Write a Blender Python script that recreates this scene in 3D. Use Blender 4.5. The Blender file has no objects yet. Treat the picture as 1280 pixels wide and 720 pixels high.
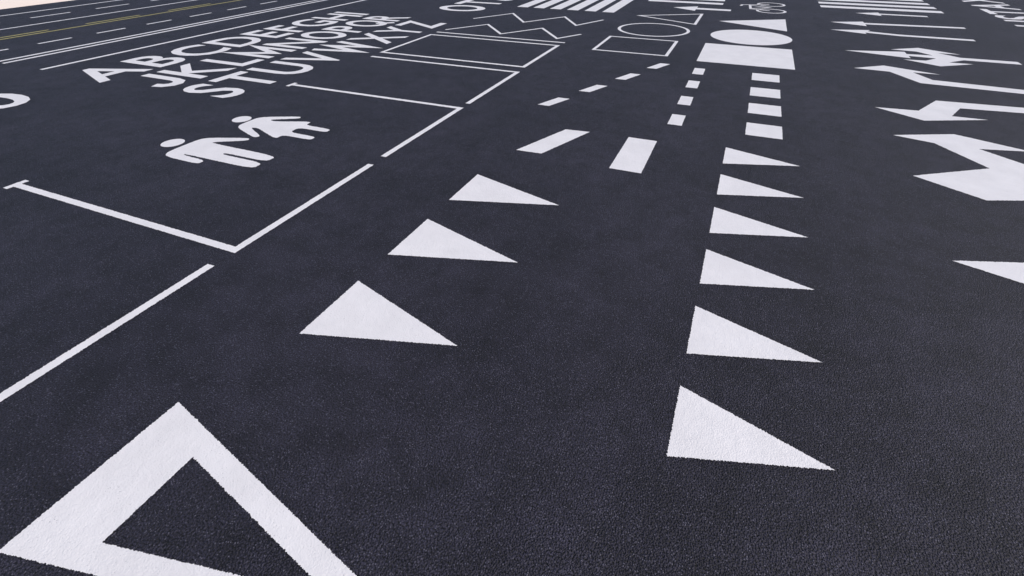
import bpy, math, random
from mathutils import Vector, Matrix, noise
from mathutils.geometry import tessellate_polygon
random.seed(7)
scene=bpy.context.scene
col=scene.collection
H=3.0

# ------------------------------------------------------------ materials
def newmat(name):
    m=bpy.data.materials.new(name);m.use_nodes=True
    nt=m.node_tree
    return m,nt,nt.nodes['Principled BSDF']
def N(nt,t,**kw):
    n=nt.nodes.new(t)
    for k,v in kw.items(): setattr(n,k,v)
    return n
def mapr(nt,src,a,b,c,d):
    n=N(nt,'ShaderNodeMapRange');nt.links.new(src,n.inputs['Value'])
    for i,v in zip(('From Min','From Max','To Min','To Max'),(a,b,c,d)): n.inputs[i].default_value=v
    return n.outputs['Result']
def math_(nt,op,a,b):
    n=N(nt,'ShaderNodeMath',operation=op)
    for i,v in enumerate((a,b)):
        if isinstance(v,(int,float)): n.inputs[i].default_value=v
        else: nt.links.new(v,n.inputs[i])
    return n.outputs[0]
def noise_(nt,pos,scale,detail=2,rough=.5,dist=0.):
    n=N(nt,'ShaderNodeTexNoise',noise_dimensions='2D');n.inputs['Scale'].default_value=scale;n.inputs['Detail'].default_value=detail
    n.inputs['Roughness'].default_value=rough;n.inputs['Distortion'].default_value=dist
    nt.links.new(pos,n.inputs['Vector']);return n.outputs['Fac']
def mixc(nt,fac,a,b,mode='MIX'):
    n=N(nt,'ShaderNodeMix',data_type='RGBA',blend_type=mode)
    if isinstance(fac,(int,float)): n.inputs[0].default_value=fac
    else: nt.links.new(fac,n.inputs[0])
    for i,v in ((6,a),(7,b)):
        if isinstance(v,tuple): n.inputs[i].default_value=(*v,1)
        else: nt.links.new(v,n.inputs[i])
    return n.outputs[2]
def scale_c(nt,c,f):
    n=N(nt,'ShaderNodeVectorMath',operation='SCALE');nt.links.new(c,n.inputs[0]);nt.links.new(f,n.inputs['Scale']);return n.outputs[0]
def relief(nt,pos,lump,stone):
    """shared asphalt relief: aggregate grain + soft undulation"""
    g1=noise_(nt,pos,80,1.5,.8)
    v=N(nt,'ShaderNodeTexVoronoi',feature='F1',voronoi_dimensions='2D');v.inputs['Scale'].default_value=72
    nt.links.new(pos,v.inputs['Vector'])
    g2=mapr(nt,v.outputs['Distance'],.1,.6,1,0)
    g3=noise_(nt,pos,17,2,.6)
    h=math_(nt,'ADD',g1,math_(nt,'MULTIPLY',g2,stone))
    h=math_(nt,'ADD',h,math_(nt,'MULTIPLY',g3,lump))
    return h,g1,g2,v
def cracks(nt,pos):
    """sparse, broken hairline cracks"""
    wn=N(nt,'ShaderNodeTexNoise',noise_dimensions='2D');wn.inputs['Scale'].default_value=7;wn.inputs['Detail'].default_value=4
    wn.inputs['Roughness'].default_value=.65
    nt.links.new(pos,wn.inputs['Vector'])
    vm=N(nt,'ShaderNodeVectorMath',operation='MULTIPLY_ADD')
    nt.links.new(wn.outputs['Color'],vm.inputs[0]);vm.inputs[1].default_value=(.45,.45,.0);nt.links.new(pos,vm.inputs[2])
    ve=N(nt,'ShaderNodeTexVoronoi',feature='DISTANCE_TO_EDGE',voronoi_dimensions='2D');ve.inputs['Scale'].default_value=3.2
    nt.links.new(vm.outputs[0],ve.inputs['Vector'])
    crk=mapr(nt,ve.outputs['Distance'],0,.030,1,0)
    msk=mapr(nt,noise_(nt,pos,2.3,2,.6),.55,.63,0,1)
    return math_(nt,'MULTIPLY',crk,msk)

def make_asphalt():
    m,nt,b=newmat('asphalt')
    pos=N(nt,'ShaderNodeNewGeometry').outputs['Position']
    h,g1,g2,v=relief(nt,pos,.5,.6)
    base=mixc(nt,mapr(nt,noise_(nt,pos,.5,3,.6),.35,.65,0,1),(.0168,.0156,.0262),(.0232,.0215,.0350))
    patch=mapr(nt,noise_(nt,pos,2.6,4,.75),.3,.7,.68,1.3)
    grain=mapr(nt,g1,.32,.68,.0,2.0)
    base=scale_c(nt,base,math_(nt,'MULTIPLY',patch,grain))
    sep=N(nt,'ShaderNodeSeparateColor');nt.links.new(v.outputs['Color'],sep.inputs[0])
    chip=math_(nt,'MULTIPLY',math_(nt,'GREATER_THAN',sep.outputs[0],.91),math_(nt,'LESS_THAN',v.outputs['Distance'],.34))
    base=mixc(nt,math_(nt,'MULTIPLY',chip,.75),base,(.12,.115,.155))
    base=mixc(nt,math_(nt,'MULTIPLY',cracks(nt,pos),.85),base,(.002,.002,.004))
    nt.links.new(base,b.inputs['Base Color'])
    b.inputs['Roughness'].default_value=.62
    b.inputs['Specular IOR Level'].default_value=.32
    bp=N(nt,'ShaderNodeBump');bp.inputs['Strength'].default_value=1.;bp.inputs['Distance'].default_value=.009
    nt.links.new(h,bp.inputs['Height']);nt.links.new(bp.outputs[0],b.inputs['Normal'])
    return m
def make_paint(name,c,dirt):
    m,nt,b=newmat(name)
    pos=N(nt,'ShaderNodeNewGeometry').outputs['Position']
    h,g1,g2,v=relief(nt,pos,1.2,.25)
    w=mapr(nt,noise_(nt,pos,2.4,4,.65),.3,.7,0,1)
    base=mixc(nt,w,c,tuple(x*.92 for x in c))
    pit=mapr(nt,g1,.22,.33,.8,0)
    pm=mapr(nt,noise_(nt,pos,6,3,.65),.48,.62,.05,1)
    base=mixc(nt,math_(nt,'MULTIPLY',pit,pm),base,dirt)
    nt.links.new(base,b.inputs['Base Color'])
    b.inputs['Roughness'].default_value=.45
    b.inputs['Specular IOR Level'].default_value=.45
    bp=N(nt,'ShaderNodeBump');bp.inputs['Strength'].default_value=.55;bp.inputs['Distance'].default_value=.005
    nt.links.new(h,bp.inputs['Height']);nt.links.new(bp.outputs[0],b.inputs['Normal'])
    return m
ASPH=make_asphalt()
WHITE=make_paint('white_road_paint',(.82,.80,.82),(.22,.22,.26))
YEL=make_paint('yellow_road_paint',(.36,.31,.09),(.10,.09,.05))
def make_sky_ground():
    m,nt,b=newmat('pale_sky_ground')
    pos=N(nt,'ShaderNodeNewGeometry').outputs['Position']
    nt.links.new(mixc(nt,noise_(nt,pos,.2,4),(.93,.78,.68),(.97,.85,.76)),b.inputs['Base Color'])  # peach of the bright sky past the pavement, put into the ground colour
    b.inputs['Roughness'].default_value=.95
    return m
SKY_GROUND=make_sky_ground()

# ------------------------------------------------------------ geometry helpers
def obj_from(name,verts,faces,mat,center=True):
    import bmesh
    me=bpy.data.meshes.new(name)
    c=Vector((0,0,0))
    if center:
        xs=[v[0] for v in verts];ys=[v[1] for v in verts]
        c=Vector(((min(xs)+max(xs))/2,(min(ys)+max(ys))/2,0))
    me.from_pydata([Vector(v)-c for v in verts],[],faces)
    me.materials.append(mat)
    me.update()
    bm=bmesh.new();bm.from_mesh(me)
    for f in bm.faces:
        f.normal_update()
        if f.normal.z<0:f.normal_flip()
    bm.to_mesh(me);bm.free()
    o=bpy.data.objects.new(name,me);o.location=c;col.objects.link(o)
    return o
def rough(loop):
    """resample an outline and give it the ragged edge of paint rolled over coarse aggregate"""
    out=[];n=len(loop)
    for i in range(n):
        a=Vector(loop[i]);b=Vector(loop[(i+1)%n]);L=(b-a).length
        if L<1e-6: continue
        d=math.hypot(*((a+b)/2))
        if d>14: out.append(a);continue
        step=max(.005,.0018*d);k=min(max(1,int(L/step)),1000)
        t=(b-a)/L;nn=Vector((-t.y,t.x))
        for j in range(k):
            p=a+(b-a)*(j/k)
            q=Vector((p.x,p.y,0))
            amp=.0065*noise.noise(q*110)+.0025*noise.noise(q*30)+random.gauss(0,.0017)
            if j==0: amp*=.3
            out.append(p+nn*amp)
    return out
ZP=.004
def marking(name,parts,mat=WHITE,z=ZP):
    """parts: list of lists of loops (outer, holes...)"""
    V=[];F=[]
    for loops in parts:
        rl=[[Vector((p[0],p[1],0)) for p in rough(l)] for l in loops]
        tris=tessellate_polygon(rl)
        base=len(V)
        for l in rl: V+= [(p.x,p.y,z) for p in l]
        F+=[tuple(base+i for i in t) for t in tris]
    return obj_from(name,V,F,mat)
def rect(x0,y0,x1,y1): return [(x0,y0),(x1,y0),(x1,y1),(x0,y1)]
def circle(cx,cy,r,n=72): return [(cx+r*math.cos(2*math.pi*i/n),cy+r*math.sin(2*math.pi*i/n)) for i in range(n)]
def strip(pts,w,closed=False):
    P=[Vector(p) for p in pts];n=len(P);L=[];R=[]
    for i in range(n):
        if closed or 0<i<n-1:
            a=(P[i]-P[i-1]).normalized();b=(P[(i+1)%n]-P[i]).normalized()
        elif i==0: a=b=(P[1]-P[0]).normalized()
        else: a=b=(P[-1]-P[-2]).normalized()
        na=Vector((-a.y,a.x));nb=Vector((-b.y,b.x));m=(na+nb).normalized()
        k=w/2/max(.3,m.dot(na))
        L.append(tuple(P[i]+m*k));R.append(tuple(P[i]-m*k))
    if closed: return [L,R]
    return [L+R[::-1]]
def chaikin(l,it=2,c=.22):
    for _ in range(it):
        o=[]
        for i in range(len(l)):
            a=Vector(l[i]);b=Vector(l[(i+1)%len(l)])
            o+=[tuple(a.lerp(b,c)),tuple(a.lerp(b,1-c))]
        l=o
    return l

# ------------------------------------------------------------ ground
obj_from('ground',[(-3000,-3000,-.03),(3000,-3000,-.03),(3000,3000,-.03),(-3000,3000,-.03)],[(0,1,2,3)],SKY_GROUND)
obj_from('asphalt_pavement',[(-28.4,-14,0),(45,-14,0),(45,75,0),(-28.4,75,0)],[(0,1,2,3)],ASPH,center=False)

# ------------------------------------------------------------ markings, near field
def tri_pts(x0,y0,x1,half): return [(x0,y0-half),(x1,y0),(x0,y0+half)]
marking('hollow_triangle_marking',[[tri_pts(-3.35,.49,-.62,.605),[(-2.82,.17),(-1.33,.49),(-2.82,.80)]]])
for y in (2.50,3.885,5.29): marking('shark_tooth_marking',[[tri_pts(-3.03,y,-1.62,.43)]])
for y in (2.47,3.545,4.62,5.69,6.76,7.86): marking('give_way_triangle_marking',[[tri_pts(.26,y,1.34,.345)]])
marking('lane_dash_marking',[[[(-2.86,6.78),(-2.43,6.80),(-1.98,8.02),(-2.41,7.98)]]])
for k,y in enumerate((9.09,10.30,11.54,12.80)):
    x=-3.37+.492*k
    marking('lane_dash_marking',[[[(x,y),(x+.245,y),(x+.245+.24,y+.60),(x+.24,y+.60)]]])
marking('lane_dash_marking',[[rect(-1.30,6.68,-.82,8.04)]])
for y in (8.95,10.19,11.46,12.66): marking('lane_dash_marking',[[rect(-.79,y,-.54,y+.59)]])
for y in (8.93,10.16,11.36,12.63): marking('stop_block_marking',[[rect(.53,y,1.12,y+.66)]])
marking('solid_square_marking',[[rect(-.83,13.99,1.48,16.33)]])
marking('solid_circle_marking',[[circle(.36,17.75,1.17)]])
marking('solid_triangle_marking',[[[(-.75,20.3),(1.42,19.12),(1.42,21.5)]]])
marking('square_outline_marking',[[rect(-3.70,14.22,-1.60,16.30),rect(-3.61,14.31,-1.69,16.21)]])
marking('circle_outline_marking',[[circle(-2.62,17.85,1.16),circle(-2.62,17.85,1.06)]])
marking('triangle_outline_marking',[strip([(-3.6,20.4),(-1.46,19.3),(-1.46,21.6)],.10,True)])

# ------------------------------------------------------------ parking bays
a,b=-4.75,-4.65
marking('parking_line_marking',[[rect(a,-3.2,b,.0)],])
marking('parking_line_marking',[[rect(a,.25,b,2.53)]])
marking('parking_bay_marking',[[[(b,2.80),(b,5.40),(a,5.40),(a,2.90),(-8.93,2.90),(-8.93,3.0),(-9.03,3.0),(-9.03,2.72),(-8.93,2.72),(-8.93,2.80)]]])
marking('parking_bay_marking',[[[(b,5.72),(a,5.72),(a,8.24),(-8.97,8.24),(-8.97,8.15),(-9.07,8.15),(-9.07,8.43),(-8.97,8.43),(-8.97,8.34),(b,8.34)]]])
marking('parking_bay_marking',[[[(b,8.60),(a,8.60),(a,11.16),(-9.0,11.16),(-9.0,11.26),(b,11.26)]]])
marking('loading_bay_marking',[[rect(-9.07,11.68,-4.70,14.42),rect(-8.97,11.78,-4.80,14.32)]])
marking('edge_line_marking',[[rect(-9.07,14.76,-4.68,14.86)]])
marking('zigzag_line_marking',[strip([(-9.0,15.25),(-8.1,16.65),(-7.0,15.3),(-6.1,16.7),(-5.1,15.3),(-4.6,16.2)],.09)])
marking('zigzag_line_marking',[strip([(-9.1,17.5),(-8.2,19.1),(-7.1,17.5),(-6.1,19.1),(-5.2,17.6),(-4.6,19.0)],.09)])
marking('zebra_crossing_marking',[[rect(-8.7+k*.72,20.7,-8.7+k*.72+.46,27)] for k in range(6)])

# ------------------------------------------------------------ people pictogram (painted)
def fig(loop,uc): return chaikin([(-6.27-v,uc+u) for u,v in loop],2,.18)
man=[(-.30,1.79),(.30,1.79),(.42,1.66),(.67,1.03),(.57,.96),(.31,1.42),(.25,1.46),(.25,0),(.03,0),(.03,.88),(-.03,.88),(-.03,0),(-.25,0),(-.25,1.46),(-.29,1.42),(-.31,.92),(-.45,.92),(-.44,1.66)]
wom=[(-.2,1.72),(.2,1.72),(.32,1.62),(.60,1.0),(.50,.94),(.24,1.42),(.19,1.28),(.46,.60),(.27,.60),(.27,0),(.12,0),(.12,.60),(-.12,.60),(-.12,0),(-.27,0),(-.27,.60),(-.46,.60),(-.18,1.28),(-.22,1.42),(-.46,.92),(-.56,.98),(-.32,1.62)]
marking('pedestrian_couple_marking',[[fig(man,4.82)],[circle(-8.33,4.82,.18)],[fig(wom,6.09)],[circle(-8.20,6.14,.17)]])

# ------------------------------------------------------------ lettering
SW=.13
def glyph(ch):
    """outline of one capital: y 0-.71, hand-built where the stock font has tails"""
    if ch=='M': loops=strip([(.06,0),(.06,.64),(.31,.16),(.56,.64),(.56,0)],SW)
    elif ch=='W': loops=strip([(.03,.71),(.20,.09),(.39,.64),(.58,.09),(.75,.71)],SW)
    elif ch=='J': loops=strip([(.36,.71),(.36,.22),(.33,.12),(.25,.065),(.16,.065),(.08,.12),(.05,.22)],SW)
    elif ch=='I': loops=[rect(0,0,SW,.71)]
    elif ch in 'OQ':
        n=36
        loops=[[(.33+.33*math.cos(2*math.pi*i/n),.355+.37*math.sin(2*math.pi*i/n)) for i in range(n)],
               [(.33+.205*math.cos(2*math.pi*i/n),.355+.245*math.sin(2*math.pi*i/n)) for i in range(n)]]
    else: loops=None
    if loops:
        rl=[[Vector((p[0],p[1],0)) for p in l] for l in loops]
        t=tessellate_polygon(rl);vs=[p for l in rl for p in l]
        fs=[tuple(f) for f in t]
        if ch=='Q':
            q=strip([(.40,.20),(.62,-.04)],SW*.9)[0];b0=len(vs)
            vs+=[Vector((p[0],p[1],1)) for p in q];fs.append((b0,b0+1,b0+2,b0+3))
        return vs,fs
    cu=bpy.data.curves.new('glyph','FONT');cu.body=ch;cu.size=1;cu.offset=.016;cu.resolution_u=4
    t=bpy.data.objects.new('glyph',cu);col.objects.link(t)
    bpy.context.view_layer.update()
    me=bpy.data.meshes.new_from_object(t.evaluated_get(bpy.context.evaluated_depsgraph_get()))
    vs=[Vector((v.co.x,v.co.y,0)) for v in me.vertices];fs=[tuple(p.vertices) for p in me.polygons]
    bpy.data.objects.remove(t)
    return vs,fs
def lettering(name,body,x_base,cap,y0,y1):
    V=[];Fc=[];cx=0.
    for i,ch in enumerate(body):
        vs,fs=glyph(ch)
        x0=min(v.x for v in vs);x1=max(v.x for v in vs)
        base=len(V)
        for v in vs: V.append((cx+v.x-x0,v.y,i,v.z))
        Fc+=[tuple(base+k for k in f) for f in fs]
        cx+=x1-x0+.10
    cx-=.10
    s=cap/.71
    out=[(x_base-y*s, y0+x/cx*(y1-y0), ZP+(.001 if i%2 else 0)+.002*zz) for x,y,i,zz in V]
    return obj_from(name,out,Fc,WHITE)
lettering('alphabet_lettering_marking','ABCDEFGHI',-13.28,1.56,6.70,16.9)
lettering('alphabet_lettering_marking','JKLMNOPQR',-11.42,1.52,6.95,16.9)
lettering('alphabet_lettering_marking','STUVWXYZ',-9.55,1.52,6.95,16.3)
lettering('number_lettering_marking','7890',-13.15,1.45,1.0,5.45)
lettering('road_word_marking','OTS',-9.7,1.9,18.8,23)
lettering('road_word_marking','BUSTAXI',9.85,1.4,21.6,31)

# ------------------------------------------------------------ arrows
marking('straight_arrow_marking',[[[(2.76,5.78),(4.2,5.25),(4.2,5.68),(6.6,5.68),(6.6,5.9),(4.2,5.9),(4.2,6.3)]]])
marking('fork_arrow_marking',[[[(2.86,9.88),(3.83,10.33),(4.75,9.88),(4.02,9.70),(4.5,9.2),(6.5,9.2),(6.5,8.8),(4.75,8.8),(4.25,8.3),(4.75,8.1),(3.56,7.62),(2.83,8.13),(3.93,8.86),(3.42,9.72)]]])
t3=[(2.81,11.48),(3.52,10.93),(4.60,11.42),(4.05,11.42),(4.32,12.02),(6.4,12.25),(6.4,12.6),(4.01,12.42),(3.55,11.55)]
marking('turn_arrow_marking',[[t3]])
marking('turn_arrow_marking',[[[(x,26.2-y) for x,y in t3]]])
marking('three_way_arrow_marking',[[[(2.82,16.8),(4.3,16.4),(4.3,16.68),(4.9,16.62),(4.6,16.25),(4.1,16.2),(4.8,15.7),(5.6,16.25),(5.1,16.25),(5.5,16.65),(6.7,16.65),(6.7,16.95),(5.5,16.95),(5.1,17.35),(5.6,17.35),(4.75,17.9),(4.0,17.4),(4.6,17.35),(4.9,16.98),(4.3,16.92),(4.3,17.2)]]])
marking('straight_arrow_marking',[[[(2.73,20.0),(3.7,19.6),(3.7,19.82),(4.6,19.6),(6.5,19.55),(6.5,19.8),(4.6,19.86),(3.8,20.1),(3.9,20.35)]]])
marking('straight_arrow_marking',[[[(2.85,21.55),(3.9,21.1),(3.9,21.45),(6.8,21.75),(6.8,22.0),(3.9,21.75),(3.9,22.0)]]])
marking('straight_arrow_marking',[[[(3.9,24.0),(4.7,23.6),(4.7,23.9),(6.2,23.9),(6.2,24.15),(4.7,24.15),(4.7,24.4)]]])
marking('zebra_crossing_marking',[[rect(2.8,25.1+k*1.1,6.95,25.65+k*1.1)] for k in range(7)])
marking('straight_arrow_marking',[[[(-2.7,22.9),(-1.8,22.3),(-1.8,22.7),(-.5,22.7),(-.5,23.1),(-1.8,23.1),(-1.8,23.5)]]])
marking('bicycle_marking',[strip(circle(.95,23.3,.5,28),.1,True),strip(circle(.95,25.1,.5,28),.1,True),
   strip([(.9,23.35),(.2,23.6),(.15,24.6),(.9,24.2),(.2,23.7)],.1),strip([(.88,25.05),(-.15,24.65),(-.2,24.35)],.1)])
for k in range(3): marking('solid_bar_marking',[[rect(-4.0,24.3+k*1.1,-.9,24.8+k*1.1)]])

# ------------------------------------------------------------ carriageway lines on the far left
def line(name,x,w,y0,y1,mat=WHITE): marking(name,[[rect(x-w/2,y0,x+w/2,y1)]],mat)
line('edge_line_marking',-15.85,.13,6.9,70)
line('edge_line_marking',-17.50,.13,6.9,70)
line('edge_line_marking',-17.85,.13,6.9,70)
for k in range(34): line('lane_dash_marking',-19.35,.11,7.0+k*1.72,7.95+k*1.72)
line('centre_line_marking',-21.15,.13,3,70,YEL)
for k in range(20): line('centre_dash_marking',-21.5,.13,5+k*3.2,7+k*3.2,YEL)
line('edge_line_marking',-23.1,.12,3,70)
for k in range(24): line('lane_dash_marking',-24.8,.12,9+k*2.4,10.4+k*2.4)
line('edge_line_marking',-26.4,.13,3,70)

# ------------------------------------------------------------ camera (solved from the photograph's two vanishing points)
f,pit,yaw,roll=586.004,0.673123,0.410151,-0.005422
F=Vector((-math.sin(yaw)*math.cos(pit),math.cos(yaw)*math.cos(pit),-math.sin(pit)))
R=Vector((math.cos(yaw),math.sin(yaw),0));U=R.cross(F)
R2=R*math.cos(roll)+U*math.sin(roll);U2=-R*math.sin(roll)+U*math.cos(roll)
cd=bpy.data.cameras.new('camera');cd.sensor_width=36;cd.lens=f/1280*36;cd.clip_start=.05;cd.clip_end=6000
co=bpy.data.objects.new('camera',cd);col.objects.link(co)
co.matrix_world=Matrix(((R2.x,U2.x,-F.x,0),(R2.y,U2.y,-F.y,0),(R2.z,U2.z,-F.z,H),(0,0,0,1)))
scene.camera=co

# ------------------------------------------------------------ light
el,az=math.radians(46),math.radians(88)   # az measured from +Y towards +X
w=bpy.data.worlds.new('World');scene.world=w;w.use_nodes=True
nt=w.node_tree;bg=nt.nodes['Background']
sky=nt.nodes.new('ShaderNodeTexSky');sky.sky_type='NISHITA';sky.sun_disc=False
sky.sun_elevation=el;sky.sun_rotation=az;sky.air_density=1.;sky.dust_density=2.5
nt.links.new(sky.outputs[0],bg.inputs[0]);bg.inputs[1].default_value=.115
sd=bpy.data.lights.new('sun','SUN');sd.energy=2.6;sd.angle=math.radians(10);sd.color=(1,.945,.90)
so=bpy.data.objects.new('sun',sd);col.objects.link(so)
d=Vector((math.sin(az)*math.cos(el),math.cos(az)*math.cos(el),math.sin(el)))
so.rotation_euler=(-d).to_track_quat('-Z','Y').to_euler()
scene.view_settings.view_transform='Standard';scene.view_settings.look='None';scene.view_settings.exposure=0
